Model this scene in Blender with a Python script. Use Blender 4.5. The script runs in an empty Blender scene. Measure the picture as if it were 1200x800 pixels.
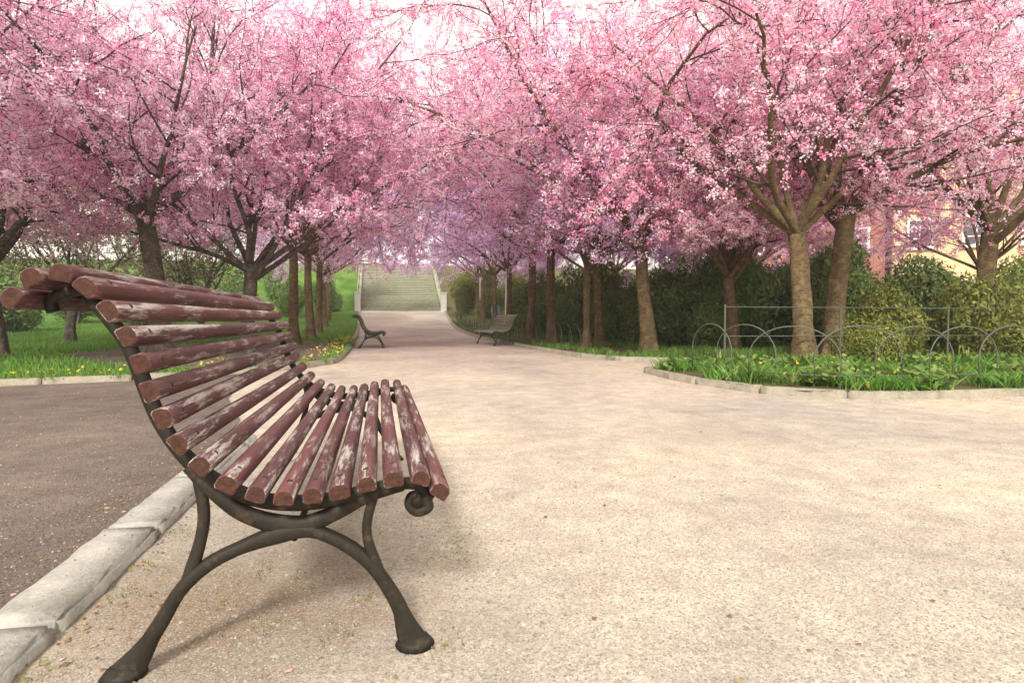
import bpy, bmesh, math, random
import numpy as np
from mathutils import Vector, Matrix

# ------------------------------------------------------------------ camera, sky, sun, exposure
SC = bpy.context.scene
COL = SC.collection
cam_d = bpy.data.cameras.new('camera'); cam = bpy.data.objects.new('camera', cam_d); COL.objects.link(cam)
cam_d.lens = 21.6; cam_d.sensor_width = 36.0; cam_d.clip_start = 0.05; cam_d.clip_end = 2000
cam.location = (0, 0, 0.78)
cam.rotation_euler = (math.radians(90) - math.atan(27/720.0), 0, math.radians(-12.1))
SC.camera = cam

SUN_EL, SUN_AZ = math.radians(37), math.radians(198)      # azimuth clockwise from +Y: behind the camera
world = bpy.data.worlds.new('World'); SC.world = world; world.use_nodes = True
wn, wl = world.node_tree.nodes, world.node_tree.links
wn.clear()
w_out = wn.new('ShaderNodeOutputWorld'); w_bg = wn.new('ShaderNodeBackground')
w_sky = wn.new('ShaderNodeTexSky'); w_sky.sky_type = 'NISHITA'; w_sky.sun_disc = False
w_sky.sun_elevation = SUN_EL; w_sky.sun_rotation = SUN_AZ
w_tc = wn.new('ShaderNodeTexCoord'); w_n = wn.new('ShaderNodeTexNoise')
w_map = wn.new('ShaderNodeMapping'); w_map.inputs['Scale'].default_value = (1, 1, 2.2)
w_n.inputs['Scale'].default_value = 2.6; w_n.inputs['Detail'].default_value = 8
w_r = wn.new('ShaderNodeValToRGB')
w_r.color_ramp.elements[0].position = 0.36; w_r.color_ramp.elements[0].color = (.62, .62, .62, 1)
w_r.color_ramp.elements[1].position = 0.56; w_r.color_ramp.elements[1].color = (1, 1, 1, 1)
w_mix = wn.new('ShaderNodeMix'); w_mix.data_type = 'RGBA'
w_mix.inputs['B'].default_value = (8.0, 7.45, 6.5, 1)      # thin bright cloud
wl.new(w_tc.outputs['Generated'], w_map.inputs['Vector']); wl.new(w_map.outputs['Vector'], w_n.inputs['Vector'])
wl.new(w_n.outputs['Fac'], w_r.inputs['Fac']); wl.new(w_r.outputs['Color'], w_mix.inputs['Factor'])
wl.new(w_sky.outputs['Color'], w_mix.inputs['A']); wl.new(w_mix.outputs['Result'], w_bg.inputs['Color'])
w_bg.inputs['Strength'].default_value = 0.1
wl.new(w_bg.outputs['Background'], w_out.inputs['Surface'])

sun_d = bpy.data.lights.new('sun', 'SUN'); sun = bpy.data.objects.new('sun', sun_d); COL.objects.link(sun)
sun_d.energy = 2.2; sun_d.angle = math.radians(10); sun_d.color = (1, .955, .89)
sd = Vector((math.sin(SUN_AZ)*math.cos(SUN_EL), math.cos(SUN_AZ)*math.cos(SUN_EL), math.sin(SUN_EL)))
sun.rotation_euler = (-sd).to_track_quat('-Z', 'Y').to_euler(); sun.location = (0, -20, 40)
SC.cycles.diffuse_bounces = 7; SC.cycles.max_bounces = 12; SC.cycles.transmission_bounces = 6
SC.view_settings.view_transform = 'Standard'; SC.view_settings.look = 'None'
SC.view_settings.gamma = 1; SC.view_settings.use_curve_mapping = False
SC.view_settings.exposure = 1.3

rnd = random.Random(7); nrg = np.random.default_rng(7)

# ------------------------------------------------------------------ helpers
def tag(o, label=None, cat=None, group=None, kind=None):
    if label: o['label'] = label
    if cat: o['category'] = cat
    if group: o['group'] = group
    if kind: o['kind'] = kind
    return o

def empty(name, loc=(0, 0, 0), rz=0.0):
    o = bpy.data.objects.new(name, None); COL.objects.link(o)
    o.location = loc; o.rotation_euler = (0, 0, rz); o.empty_display_size = .2
    return o

def link(name, me, parent=None, loc=None, rot=None):
    o = bpy.data.objects.new(name, me); COL.objects.link(o)
    if parent is not None: o.parent = parent
    if loc is not None: o.location = loc
    if rot is not None: o.rotation_euler = rot
    return o

def np_mesh(name, V, F, mat=None, smooth=False, fattr=None):
    """V (n,3), F (m,k) equal sized faces."""
    V = np.asarray(V, np.float32); F = np.asarray(F, np.int32)
    me = bpy.data.meshes.new(name); m, k = F.shape
    me.vertices.add(len(V)); me.vertices.foreach_set('co', V.ravel())
    me.loops.add(m*k); me.loops.foreach_set('vertex_index', F.ravel())
    me.polygons.add(m); me.polygons.foreach_set('loop_start', np.arange(0, m*k, k, dtype=np.int32))
    if smooth: me.polygons.foreach_set('use_smooth', np.ones(m, dtype=bool))
    if fattr is not None:
        a = me.attributes.new('tone', 'FLOAT', 'FACE'); a.data.foreach_set('value', np.asarray(fattr, np.float32))
    me.update(calc_edges=True)
    if mat: me.materials.append(mat)
    return me

def bm_mesh(name, bm, mat=None, smooth=False):
    me = bpy.data.meshes.new(name); bm.to_mesh(me); bm.free()
    if smooth:
        for p in me.polygons: p.use_smooth = True
    if mat: me.materials.append(mat)
    return me

def copy_tree(o, parent=None):
    c = o.copy(); COL.objects.link(c); c.parent = parent
    for ch in list(o.children): copy_tree(ch, c)
    return c

def zf(y):                                              # the avenue climbs gently towards the steps
    z = 0.00137*max(0.0, min(y, 49.2)-18)**2
    if y > 50.0: z += min((y-50.0)*0.42, 4.6)
    return z

def tubes(P, Rr, sides):
    """P (N,K,3), Rr (N,K) -> verts, quads for N tubes."""
    N, K, _ = P.shape
    T = np.gradient(P, axis=1); T /= np.linalg.norm(T, axis=2, keepdims=True)+1e-9
    mean = T.mean(axis=1); ref = np.where(np.abs(mean[:, 2:3]) > .8, np.array([[1., 0, 0]]), np.array([[0, 0, 1.]]))
    A = np.cross(T, ref[:, None, :]); A /= np.linalg.norm(A, axis=2, keepdims=True)+1e-9
    B = np.cross(T, A)
    th = np.arange(sides)*2*np.pi/sides
    V = P[:, :, None, :] + Rr[:, :, None, None]*(np.cos(th)[None, None, :, None]*A[:, :, None, :]+np.sin(th)[None, None, :, None]*B[:, :, None, :])
    idx = np.arange(N*K*sides).reshape(N, K, sides); nx = np.roll(idx, -1, axis=2)
    F = np.stack([idx[:, :-1], nx[:, :-1], nx[:, 1:], idx[:, 1:]], axis=-1).reshape(-1, 4)
    return V.reshape(-1, 3), F

def merge(parts):
    Vs, Fs, off = [], [], 0
    for V, F in parts:
        Vs.append(V); Fs.append(F+off); off += len(V)
    return np.concatenate(Vs), np.concatenate(Fs)

def smooth_path(pts, n):
    """Catmull-Rom through pts, resampled to n points of even spacing."""
    P = [Vector(p) for p in pts]; P = [P[0]*2-P[1]]+P+[P[-1]*2-P[-2]]
    out = []
    for i in range(1, len(P)-2):
        for k in range(14):
            t = k/14.0; a, b, c, d = P[i-1], P[i], P[i+1], P[i+2]
            out.append(.5*((2*b)+(c-a)*t+(2*a-5*b+4*c-d)*t*t+(3*b-a-3*c+d)*t**3))
    out.append(P[-2])
    A = np.array([tuple(v) for v in out]); s = np.concatenate([[0], np.cumsum(np.linalg.norm(np.diff(A, axis=0), axis=1))])
    q = np.linspace(0, s[-1], n)
    return np.stack([np.interp(q, s, A[:, j]) for j in range(A.shape[1])], axis=1)

# ------------------------------------------------------------------ materials
class Mat:
    def __init__(s, name, rough=.8, spec=.3):
        s.m = bpy.data.materials.new(name); s.m.use_nodes = True
        s.n, s.l = s.m.node_tree.nodes, s.m.node_tree.links
        s.b = s.n['Principled BSDF']; s.b.inputs['Roughness'].default_value = rough
        s.b.inputs['Specular IOR Level'].default_value = spec
        s.tc = s.n.new('ShaderNodeTexCoord'); s.vec = s.tc.outputs['Object']
    def shuffle(s):
        oi = s.n.new('ShaderNodeObjectInfo'); sc = s.n.new('ShaderNodeVectorMath'); sc.operation = 'SCALE'; sc.inputs[0].default_value = (37, 61, 23)
        s.l.new(oi.outputs['Random'], sc.inputs['Scale']); ad = s.n.new('ShaderNodeVectorMath'); ad.operation = 'ADD'
        s.l.new(s.tc.outputs['Object'], ad.inputs[0]); s.l.new(sc.outputs['Vector'], ad.inputs[1]); s.vec = ad.outputs['Vector']; return s
    def noise(s, scale, detail=4, rough=.6, coord='Object', stretch=None):
        t = s.n.new('ShaderNodeTexNoise'); t.inputs['Scale'].default_value = scale
        t.inputs['Detail'].default_value = detail; t.inputs['Roughness'].default_value = rough
        v = s.vec
        if stretch:
            mp = s.n.new('ShaderNodeMapping'); mp.inputs['Scale'].default_value = stretch
            s.l.new(v, mp.inputs['Vector']); v = mp.outputs['Vector']
        s.l.new(v, t.inputs['Vector']); return t.outputs['Fac']
    def voro(s, scale, out='Color', coord='Object'):
        t = s.n.new('ShaderNodeTexVoronoi'); t.inputs['Scale'].default_value = scale
        s.l.new(s.vec, t.inputs['Vector']); return t.outputs[out]
    def ramp(s, fac, stops):
        r = s.n.new('ShaderNodeValToRGB'); e = r.color_ramp.elements
        while len(e) < len(stops): e.new(.5)
        for el, (p, c) in zip(e, stops):
            el.position = p; el.color = tuple(c)+(1,) if len(c) == 3 else c
        s.l.new(fac, r.inputs['Fac']); return r.outputs['Color']
    def mix(s, fac, a, b, mode='MIX'):
        m = s.n.new('ShaderNodeMix'); m.data_type = 'RGBA'; m.blend_type = mode
        for key, v in (('Factor', fac), ('A', a), ('B', b)):
            if isinstance(v, (int, float)): m.inputs[key].default_value = v
            elif isinstance(v, tuple): m.inputs[key].default_value = v+(1,)
            else: s.l.new(v, m.inputs[key])
        return m.outputs['Result']
    def attr(s, name):
        a = s.n.new('ShaderNodeAttribute'); a.attribute_name = name; return a.outputs['Fac']
    def orand(s):
        return s.n.new('ShaderNodeObjectInfo').outputs['Random']
    def color(s, c):
        if isinstance(c, tuple): s.b.inputs['Base Color'].default_value = c+(1,)
        else: s.l.new(c, s.b.inputs['Base Color'])
        return s
    def bump(s, h, strength=.5, dist=.01):
        b = s.n.new('ShaderNodeBump'); b.inputs['Strength'].default_value = strength; b.inputs['Distance'].default_value = dist
        s.l.new(h, b.inputs['Height']); s.l.new(b.outputs['Normal'], s.b.inputs['Normal']); return s
    def translucent(s, col, amount=.4):
        t = s.n.new('ShaderNodeBsdfTranslucent'); s.l.new(col, t.inputs['Color'])
        mx = s.n.new('ShaderNodeMixShader'); mx.inputs['Fac'].default_value = amount
        s.l.new(s.b.outputs['BSDF'], mx.inputs[1]); s.l.new(t.outputs['BSDF'], mx.inputs[2])
        s.l.new(mx.outputs['Shader'], s.n['Material Output'].inputs['Surface']); return s

def gravel_mat(name, c_light, c_mid, c_dark, patch=.35, dirt=()):
    m = Mat(name, .95, .15)
    big = m.noise(patch, 6, .62)
    base = m.ramp(big, [(.34, c_dark), (.5, c_mid), (.64, c_light)])
    scuff = m.ramp(m.noise(1.1, 7, .7, stretch=(1, .35, 1)), [(.36, (.90, .885, .88)), (.5, (1, 1, 1)), (.66, (1.05, 1.045, 1.02))])
    base = m.mix(1.0, base, scuff, 'MULTIPLY')
    mid = m.ramp(m.noise(5.0, 5, .7), [(.3, (.74, .72, .72)), (.65, (1.08, 1.07, 1.05))])
    base = m.mix(1.0, base, mid, 'MULTIPLY')
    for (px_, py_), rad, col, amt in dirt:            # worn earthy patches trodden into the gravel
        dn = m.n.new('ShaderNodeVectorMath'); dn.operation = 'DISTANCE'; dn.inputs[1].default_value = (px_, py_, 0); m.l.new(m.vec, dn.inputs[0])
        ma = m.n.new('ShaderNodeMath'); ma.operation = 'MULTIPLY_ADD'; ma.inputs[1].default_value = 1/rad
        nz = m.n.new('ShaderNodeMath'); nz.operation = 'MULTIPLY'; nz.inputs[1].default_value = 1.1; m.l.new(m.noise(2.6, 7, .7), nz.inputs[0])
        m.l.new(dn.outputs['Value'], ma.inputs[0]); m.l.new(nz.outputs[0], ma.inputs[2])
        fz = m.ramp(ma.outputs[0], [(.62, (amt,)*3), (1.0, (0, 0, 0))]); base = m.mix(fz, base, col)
    peb = m.ramp(m.voro(160), [(0, (.5, .48, .48)), (.5, (1, .98, .95)), (1, (1.3, 1.26, 1.2))])
    base = m.mix(.75, base, peb, 'MULTIPLY')
    fine = m.ramp(m.noise(420, 2, .5), [(.3, (.7, .7, .72)), (.7, (1.15, 1.13, 1.1))])
    base = m.mix(.6, base, fine, 'MULTIPLY')
    m.color(base)
    h = m.mix(.5, m.voro(160, 'Distance'), m.noise(90, 6, .7))
    m.bump(h, .55, .006)
    return m.m

M = {}
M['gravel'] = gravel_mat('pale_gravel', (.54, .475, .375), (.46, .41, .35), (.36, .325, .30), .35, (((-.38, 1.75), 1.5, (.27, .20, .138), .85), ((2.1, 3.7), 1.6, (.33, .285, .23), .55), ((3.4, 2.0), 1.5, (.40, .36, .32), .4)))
M['soil'] = gravel_mat('brown_soil', (.19, .152, .13), (.148, .12, .105), (.108, .09, .081), .8)

def lawn_mat():
    m = Mat('lawn_turf', .95, .1)
    c = m.ramp(m.noise(.7, 5), [(.35, (.06, .12, .02)), (.5, (.09, .18, .03)), (.65, (.15, .22, .04))])
    c = m.mix(.7, c, m.ramp(m.noise(60, 4), [(.3, (.55, .55, .5)), (.7, (1.2, 1.2, 1.1))]), 'MULTIPLY')
    m.color(c); m.bump(m.noise(80, 4), .7, .03); return m.m
M['lawn'] = lawn_mat()

def bed_mat():
    m = Mat('leaf_litter_bed', .95, .1)
    c = m.ramp(m.noise(1.6, 5), [(.35, (.10, .075, .05)), (.52, (.13, .11, .055)), (.66, (.10, .13, .035))])
    c = m.mix(.7, c, m.ramp(m.voro(70), [(0, (.5, .48, .45)), (1, (1.3, 1.2, 1.1))]), 'MULTIPLY')
    m.color(c); m.bump(m.noise(60, 5), .8, .03); return m.m
M['bed'] = bed_mat()

def stone_mat(name, a, b, moss=0.0):
    m = Mat(name, .9, .2).shuffle()
    c = m.ramp(m.noise(7, 7, .7), [(.32, a), (.68, b)])
    c = m.mix(.5, c, m.ramp(m.noise(70, 4), [(.3, (.65, .65, .65)), (.7, (1.15, 1.15, 1.15))]), 'MULTIPLY')
    c = m.mix(1.0, c, m.ramp(m.orand(), [(0, (.93, .93, .94)), (1, (1.05, 1.04, 1.02))]), 'MULTIPLY')
    if moss: c = m.mix(m.ramp(m.noise(4, 6, .7), [(.55, (0, 0, 0)), (.7, (moss,)*3)]), c, (.09, .12, .03))
    m.color(c); m.bump(m.noise(28, 8, .75), .7, .02); return m.m
M['kerb'] = stone_mat('granite_kerb', (.38, .36, .325), (.53, .50, .45), .2)
M['kerb_warm'] = stone_mat('mossy_kerb', (.25, .22, .165), (.38, .335, .26), .9)
M['step'] = stone_mat('step_stone', (.24, .25, .17), (.37, .37, .27), .8)
M['pale_stone'] = stone_mat('pale_stone', (.5, .5, .46), (.62, .61, .57))

def slat_mat(name, base, dark, bare, amount):
    m = Mat(name, .5, .3).shuffle()
    c = m.ramp(m.noise(5, 5, .6, stretch=(1, .25, 1)), [(.3, dark), (.7, base)])
    c = m.mix(1.0, c, m.ramp(m.orand(), [(0, (.78, .8, .82)), (1, (1.2, 1.12, 1.08))]), 'MULTIPLY')
    grain = m.noise(70, 5, .65, stretch=(1, .05, 1))
    c = m.mix(.45, c, m.ramp(grain, [(.3, (.55, .55, .55)), (.7, (1.3, 1.3, 1.3))]), 'MULTIPLY')
    worn = m.noise(26, 10, .82, stretch=(1, .09, 1))
    where = m.noise(2.2, 3, .5)
    wear = m.mix(1.0, m.ramp(worn, [(.51, (0, 0, 0)), (.59, (1, 1, 1))]), m.ramp(where, [(.33, (.12, .12, .12)), (.52, (amount,)*3)]), 'MULTIPLY')
    c = m.mix(wear, c, bare)
    m.color(c)
    r = m.ramp(worn, [(.4, (.5,)*3), (.62, (.9,)*3)]); m.l.new(r, m.b.inputs['Roughness'])
    m.bump(m.mix(.5, grain, worn), .6, .006); return m.m
M['slat'] = slat_mat('maroon_painted_wood', (.115, .043, .043), (.06, .023, .024), (.36, .315, .29), 1.0)
M['slat_pale'] = slat_mat('pale_green_grey_wood', (.27, .28, .20), (.19, .20, .14), (.36, .36, .28), .6)
M['slat_far'] = slat_mat('weathered_green_wood', (.11, .115, .065), (.065, .07, .045), (.2, .2, .15), .6)
def end_mat(name, a, b):
    m = Mat(name, .8, .2).shuffle(); m.color(m.ramp(m.noise(90, 5), [(.3, a), (.7, b)])); m.bump(m.noise(120, 4), .5, .003); return m.m
M['slat_end'] = end_mat('cut_wood_end', (.035, .015, .011), (.08, .036, .022))
M['slat_far_end'] = end_mat('weathered_wood_end', (.06, .06, .04), (.1, .1, .06))
def iron_mat(name, a, b, rust):
    m = Mat(name, .6, .22)
    c = m.ramp(m.noise(9, 6, .7), [(.3, a), (.7, b)])
    c = m.mix(m.ramp(m.noise(22, 8, .75), [(.54, (0, 0, 0)), (.68, (.8,)*3)]), c, rust)
    m.color(c); m.bump(m.noise(70, 6), .4, .004); return m.m
M['iron'] = iron_mat('dark_cast_iron', (.013, .011, .008), (.028, .023, .016), (.075, .05, .026))
M['iron_green'] = iron_mat('dark_green_iron', (.03, .042, .03), (.05, .062, .045), (.09, .085, .05))
M['iron_grey'] = iron_mat('grey_green_iron', (.06, .075, .055), (.10, .115, .085), (.11, .095, .055))

def bark_mat(name, a, b, lichen):
    m = Mat(name, .95, .1)
    band = m.noise(9, 7, .75, stretch=(1, 1, 4.5))
    c = m.ramp(band, [(.34, a), (.62, b)])
    c = m.mix(.8, c, m.ramp(m.noise(38, 7, .75), [(.34, (.45, .45, .45)), (.62, (1.25, 1.25, 1.25))]), 'MULTIPLY')
    c = m.mix(m.ramp(m.noise(6, 8, .78), [(.5, (0, 0, 0)), (.6, (.8,)*3)]), c, lichen)
    m.color(c); m.bump(m.mix(.5, band, m.noise(32, 8, .8)), 1.0, .05); return m.m
M['bark'] = bark_mat('cherry_bark', (.05, .04, .034), (.15, .12, .095), (.22, .205, .14))
M['bark_moss'] = bark_mat('mossy_cherry_bark', (.075, .05, .03), (.21, .145, .08), (.25, .205, .085))
M['twig'] = bark_mat('twig_bark', (.05, .032, .03), (.11, .075, .065), (.15, .13, .09))

def petal_mat(name, stops, tr=.5):
    m = Mat(name, .85, .03)
    c = m.ramp(m.attr('tone'), stops); m.color(c); m.translucent(c, tr); return m.m
M['petal_pink'] = petal_mat('pink_blossom', [(0, (.80, .24, .50)), (.3, (.92, .44, .67)), (.65, (.95, .64, .80)), (1, (.97, .88, .92))])
M['petal_coral'] = petal_mat('rose_blossom', [(0, (.84, .22, .43)), (.3, (.94, .41, .60)), (.65, (.96, .61, .755)), (1, (.97, .88, .92))])
M['petal_lilac'] = petal_mat('lilac_pink_blossom', [(0, (.74, .31, .70)), (.3, (.89, .50, .85)), (.65, (.94, .69, .93)), (1, (.97, .89, .97))])
M['bud_olive'] = petal_mat('budding_leaves', [(0, (.09, .095, .03)), (.5, (.19, .19, .07)), (.8, (.30, .28, .14)), (1, (.62, .56, .46))], .35)

def leaf_mat(name, stops, tr=.3, rough=.55):
    m = Mat(name, rough, .35)
    c = m.ramp(m.attr('tone'), stops); m.color(c); m.translucent(c, tr); return m.m
M['evergreen'] = leaf_mat('evergreen_leaf', [(0, (.06, .10, .032)), (.5, (.115, .18, .05)), (.85, (.21, .24, .065)), (1, (.34, .32, .11))], .4)
M['midgreen'] = leaf_mat('spring_leaf', [(0, (.07, .13, .03)), (.5, (.13, .22, .05)), (1, (.25, .33, .075))])
M['yellowgreen'] = leaf_mat('yellow_green_leaf', [(0, (.09, .12, .02)), (.5, (.18, .21, .04)), (1, (.32, .31, .06))])
M['grass'] = leaf_mat('grass_blade', [(0, (.06, .15, .02)), (.5, (.11, .25, .035)), (1, (.23, .31, .06))], .3, .6)
M['yellow_petal'] = leaf_mat('yellow_petal', [(0, (.62, .48, .02)), (1, (.80, .68, .05))], .3)

def plain(name, c, rough=.7, var=.15, scale=6):
    m = Mat(name, rough, .3)
    m.color(m.ramp(m.noise(scale, 6), [(.3, tuple(x*(1-var) for x in c)), (.7, tuple(x*(1+var) for x in c))])); return m.m
M['red_board'] = plain('red_timber', (.34, .15, .115), .85)
M['ochre'] = plain('ochre_render', (.70, .50, .28), .9, .1, 2)
M['white'] = plain('white_paint', (.75, .74, .70), .6, .06)
M['roof'] = plain('clay_roof', (.24, .1, .06), .85)
M['teal'] = plain('teal_paint', (.06, .25, .22), .5)
def glass_mat():
    m = Mat('window_glass', .08, .6); m.color((.06, .07, .08)); return m.m
M['glass'] = glass_mat()
M['stone_bits'] = None
def pebble_mat(name, stops):
    m = Mat(name, .9, .2); m.color(m.ramp(m.attr('tone'), stops)); return m.m
M['pebble'] = pebble_mat('gravel_stone', [(0, (.17, .145, .125)), (.4, (.28, .245, .2)), (.85, (.37, .325, .262)), (1, (.44, .4, .34))])
M['pebble_dark'] = pebble_mat('soil_crumb', [(0, (.075, .06, .052)), (.6, (.155, .125, .105)), (.95, (.2, .16, .135)), (1, (.4, .37, .34))])
M['litter'] = pebble_mat('leaf_litter', [(0, (.12, .07, .035)), (.5, (.24, .15, .07)), (.85, (.33, .24, .12)), (1, (.72, .40, .44))])

# ------------------------------------------------------------------ ground
def sheet(name, poly, dz, mat, kind='structure', step=1.0):
    bm = bmesh.new(); vs = [bm.verts.new((x, y, 0)) for x, y in poly]; bm.faces.new(vs)
    ys = [p[1] for p in poly]; y0, y1 = max(min(ys), 17.0), min(max(ys), 62.5)
    y = math.ceil(y0)
    while y < y1:
        bmesh.ops.bisect_plane(bm, geom=bm.verts[:]+bm.edges[:]+bm.faces[:], plane_co=(0, y+.0, 0), plane_no=(0, 1, 0)); y += step
    for v in bm.verts: v.co.z = zf(v.co.y)+dz
    bmesh.ops.triangulate(bm, faces=[f for f in bm.faces if len(f.verts) > 4])
    bmesh.ops.recalc_face_normals(bm, faces=bm.faces)
    if sum(f.normal.z for f in bm.faces) < 0: bmesh.ops.reverse_faces(bm, faces=bm.faces)
    o = link(name, bm_mesh(name, bm, mat)); tag(o, kind=kind); return o

def arc(cx, cy, r, a0, a1, n=7):
    return [(cx+r*math.cos(math.radians(a0+(a1-a0)*i/(n-1))), cy+r*math.sin(math.radians(a0+(a1-a0)*i/(n-1)))) for i in range(n)]

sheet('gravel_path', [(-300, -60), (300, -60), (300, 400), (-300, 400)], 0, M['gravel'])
# bare brown soil beside the kerb and across the opening on the bench side
SOIL = [(-.97, -3), (-.97, 3.9), (-1.05, 5.0), (-1.45, 6.4), (-1.7, 8.2), (-1.5, 9.75), (-4.4, 7.95), (-20, 5.5), (-30, 4), (-30, -3)]
sheet('soil_verge', SOIL, .006, M['soil'])
KL = smooth_path([(-20, 5.9), (-9, 7.3), (-4.31, 8.17), (-3.05, 8.5), (-1.75, 9.35), (-1.0, 10.5), (-.80, 11.6), (-.82, 18), (-1.05, 30), (-1.55, 48.6)], 90)
LAWN = [tuple(p) for p in KL]+[(-1.9, 50.0), (-2.0, 75), (-160, 75), (-160, 5.9)]
sheet('lawn', LAWN, .05, M['lawn'])
SOILBED = [(-.98, 11.6), (-1.05, 13), (-1.0, 19), (-3.4, 20), (-6, 17.5), (-6.2, 13.5), (-3.3, 9.6), (-1.9, 9.6), (-1.2, 10.6)]
sheet('soil_under_trees', SOILBED, .058, M['soil'])
KR = smooth_path([(16, 10.2), (9, 10.0), (5.6, 9.9), (4.49, 10.51), (4.04, 11.3), (3.88, 12.8), (3.8, 17.1), (3.8, 30), (5.05, 48.6)], 80)
BED = [tuple(p) for p in KR]+[(5.4, 50.0), (5.5, 75), (160, 75), (160, 10.2)]
sheet('planting_bed', BED, .05, M['bed'])
KI = smooth_path([(4.4, 8.85), (3.95, 8.6), (3.74, 8.1), (3.68, 7.1), (3.78, 6.0), (4.2, 5.3), (5.0, 5.02), (6.4, 4.98), (9, 4.95), (18, 4.9)], 60)
ISL = [tuple(p) for p in KI]+[(18, 9.1), (5.2, 9.0)]
sheet('island_bed', ISL, .06, M['bed'])
sheet('bank', [(-1.95, 50.15), (5.45, 50.15), (5.45, 75), (-1.95, 75)], .02, M['lawn'])

def kerb(name, path, w, h, mat, lens=(.55, .95), seed=1, jit=.004, sink=.12):
    """Row of separate stones along a ground path."""
    r = random.Random(seed); root = empty(name, (path[0][0], path[0][1], zf(path[0][1]))); tag(root, kind='structure')
    P = np.array(path); s = np.concatenate([[0], np.cumsum(np.linalg.norm(np.diff(P, axis=0), axis=1))])
    d = 0.0
    while d < s[-1]-.2:
        L = min(r.uniform(*lens), s[-1]-d)
        a = [np.interp(d+.006, s, P[:, j]) for j in (0, 1)]; b = [np.interp(d+L-.006, s, P[:, j]) for j in (0, 1)]
        va, vb = Vector((a[0], a[1], zf(a[1]))), Vector((b[0], b[1], zf(b[1])))
        ln = (vb-va).length; c = (va+vb)/2
        bm = bmesh.new(); bmesh.ops.create_cube(bm, size=1)
        bmesh.ops.subdivide_edges(bm, edges=[e for e in bm.edges if abs(e.verts[0].co.x-e.verts[1].co.x) > .5], cuts=max(4, int(ln/.06)))
        for v in bm.verts:
            v.co.x *= ln; v.co.y *= w; v.co.z = v.co.z*(h+sink)+(h-sink)/2
            if v.co.z > 0: pass
        bmesh.ops.bevel(bm, geom=[e for e in bm.edges if e.is_boundary is False and e.calc_face_angle(0) > .7], offset=.012, segments=2, affect='EDGES')
        for v in bm.verts:
            if v.co.z > 0: v.co += Vector((r.gauss(0, jit)*.3, r.gauss(0, jit), r.gauss(0, jit)*.6))
        me = bm_mesh('kerb_stone', bm, mat, True)
        o = link('kerb_stone', me, root)
        rot = Vector((1, 0, 0)).rotation_difference((vb-va).normalized())
        hd = math.atan2(vb.y-va.y, vb.x-va.x); pitch = -math.asin(max(-1, min(1, (vb.z-va.z)/ln)))
        o.location = c-root.location+Vector((0, 0, r.uniform(-.003, .003)))
        o.rotation_euler = (r.uniform(-.006, .006), pitch, hd+r.uniform(-.003, .003))
        d += L
    return root

kerb('kerb', [(-.87, -1.2), (-.87, 4.2)], .18, .04, M['kerb'], (.6, .95), 3, .003)
kerb('kerb', [tuple(p) for p in KL[18:]], .16, .08, M['kerb_warm'], (.7, 1.1), 4)
kerb('kerb', [tuple(p) for p in KR], .16, .08, M['kerb_warm'], (.7, 1.1), 5)
kerb('kerb', [tuple(p) for p in KI[:50]], .13, .075, M['kerb_warm'], (.6, 1.0), 6)

# loose stones, crumbs and litter on the near ground
def scatter_bits(name, pts, size, mat, label, cat, flat=.6, tone_pow=1.0):
    n = len(pts)
    base = np.array([[1, 0, 0], [0, 1, 0], [-1, 0, 0], [0, -1, 0], [0, 0, 1]], float)
    F0 = np.array([[0, 1, 4], [1, 2, 4], [2, 3, 4], [3, 0, 4]])
    th = nrg.uniform(0, 6.283, n); c, s = np.cos(th), np.sin(th)
    sz = size*nrg.lognormal(0, .3, n)
    V = np.tile(base, (n, 1, 1))*nrg.uniform(.65, 1.2, (n, 5, 3)); V[:, :, 2] *= flat; V[:, :4, 2] -= .15
    X = V[:, :, 0]*c[:, None]-V[:, :, 1]*s[:, None]; Y = V[:, :, 0]*s[:, None]+V[:, :, 1]*c[:, None]
    W = np.stack([X, Y, V[:, :, 2]], -1)*sz[:, None, None]+pts[:, None, :]
    F = (F0[None]+5*np.arange(n)[:, None, None]).reshape(-1, 3)
    me = np_mesh(name, W.reshape(-1, 3), F, mat, False, np.repeat(nrg.random(n)**tone_pow, 4))
    return tag(link(name, me), label, cat, kind='stuff')

def in_poly(x, y, poly):
    P = np.array(poly); r = np.zeros(len(x), bool); j = len(P)-1
    for i in range(len(P)):
        c = ((P[i, 1] > y) != (P[j, 1] > y)) & (x < (P[j, 0]-P[i, 0])*(y-P[i, 1])/(P[j, 1]-P[i, 1]+1e-12)+P[i, 0]); r ^= c; j = i
    return r
def ground_pts(n, near, far, z):
    # density falls with distance, inside a wedge a little wider than the view
    d = near*(far/near)**(nrg.random(n)**.9); a = np.radians(12.1)+np.radians(nrg.uniform(-52, 52, n))
    return np.stack([d*np.sin(a), d*np.cos(a), np.full(n, z)], 1)
p = ground_pts(190000, 1.0, 10.0, .001)
onsoil = in_poly(p[:, 0], p[:, 1], SOIL); onisl = in_poly(p[:, 0], p[:, 1], ISL); onl = in_poly(p[:, 0], p[:, 1], LAWN)
onk = np.abs(p[:, 0]+.87) < .12
scatter_bits('loose_gravel', p[~onsoil & ~onisl & ~onl & ~onk], .0027, M['pebble'], 'fine loose beige gravel scattered over the path', 'gravel', .4)
p2 = p[(onsoil & ~onk) | (onk & (nrg.random(len(p)) < .012))].copy(); p2[:, 2] = np.where(np.abs(p2[:, 0]+.87) < .08, .042, .007)
scatter_bits('soil_crumbs', p2, .0036, M['pebble_dark'], 'brown crumbs and small stones on the bare soil', 'soil', .7)
pb = ground_pts(2600, 1.1, 9, .001); pb = pb[~in_poly(pb[:, 0], pb[:, 1], ISL) & ~in_poly(pb[:, 0], pb[:, 1], LAWN) & ~in_poly(pb[:, 0], pb[:, 1], SOIL) & (np.abs(pb[:, 0]+.87) > .13)]
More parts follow.
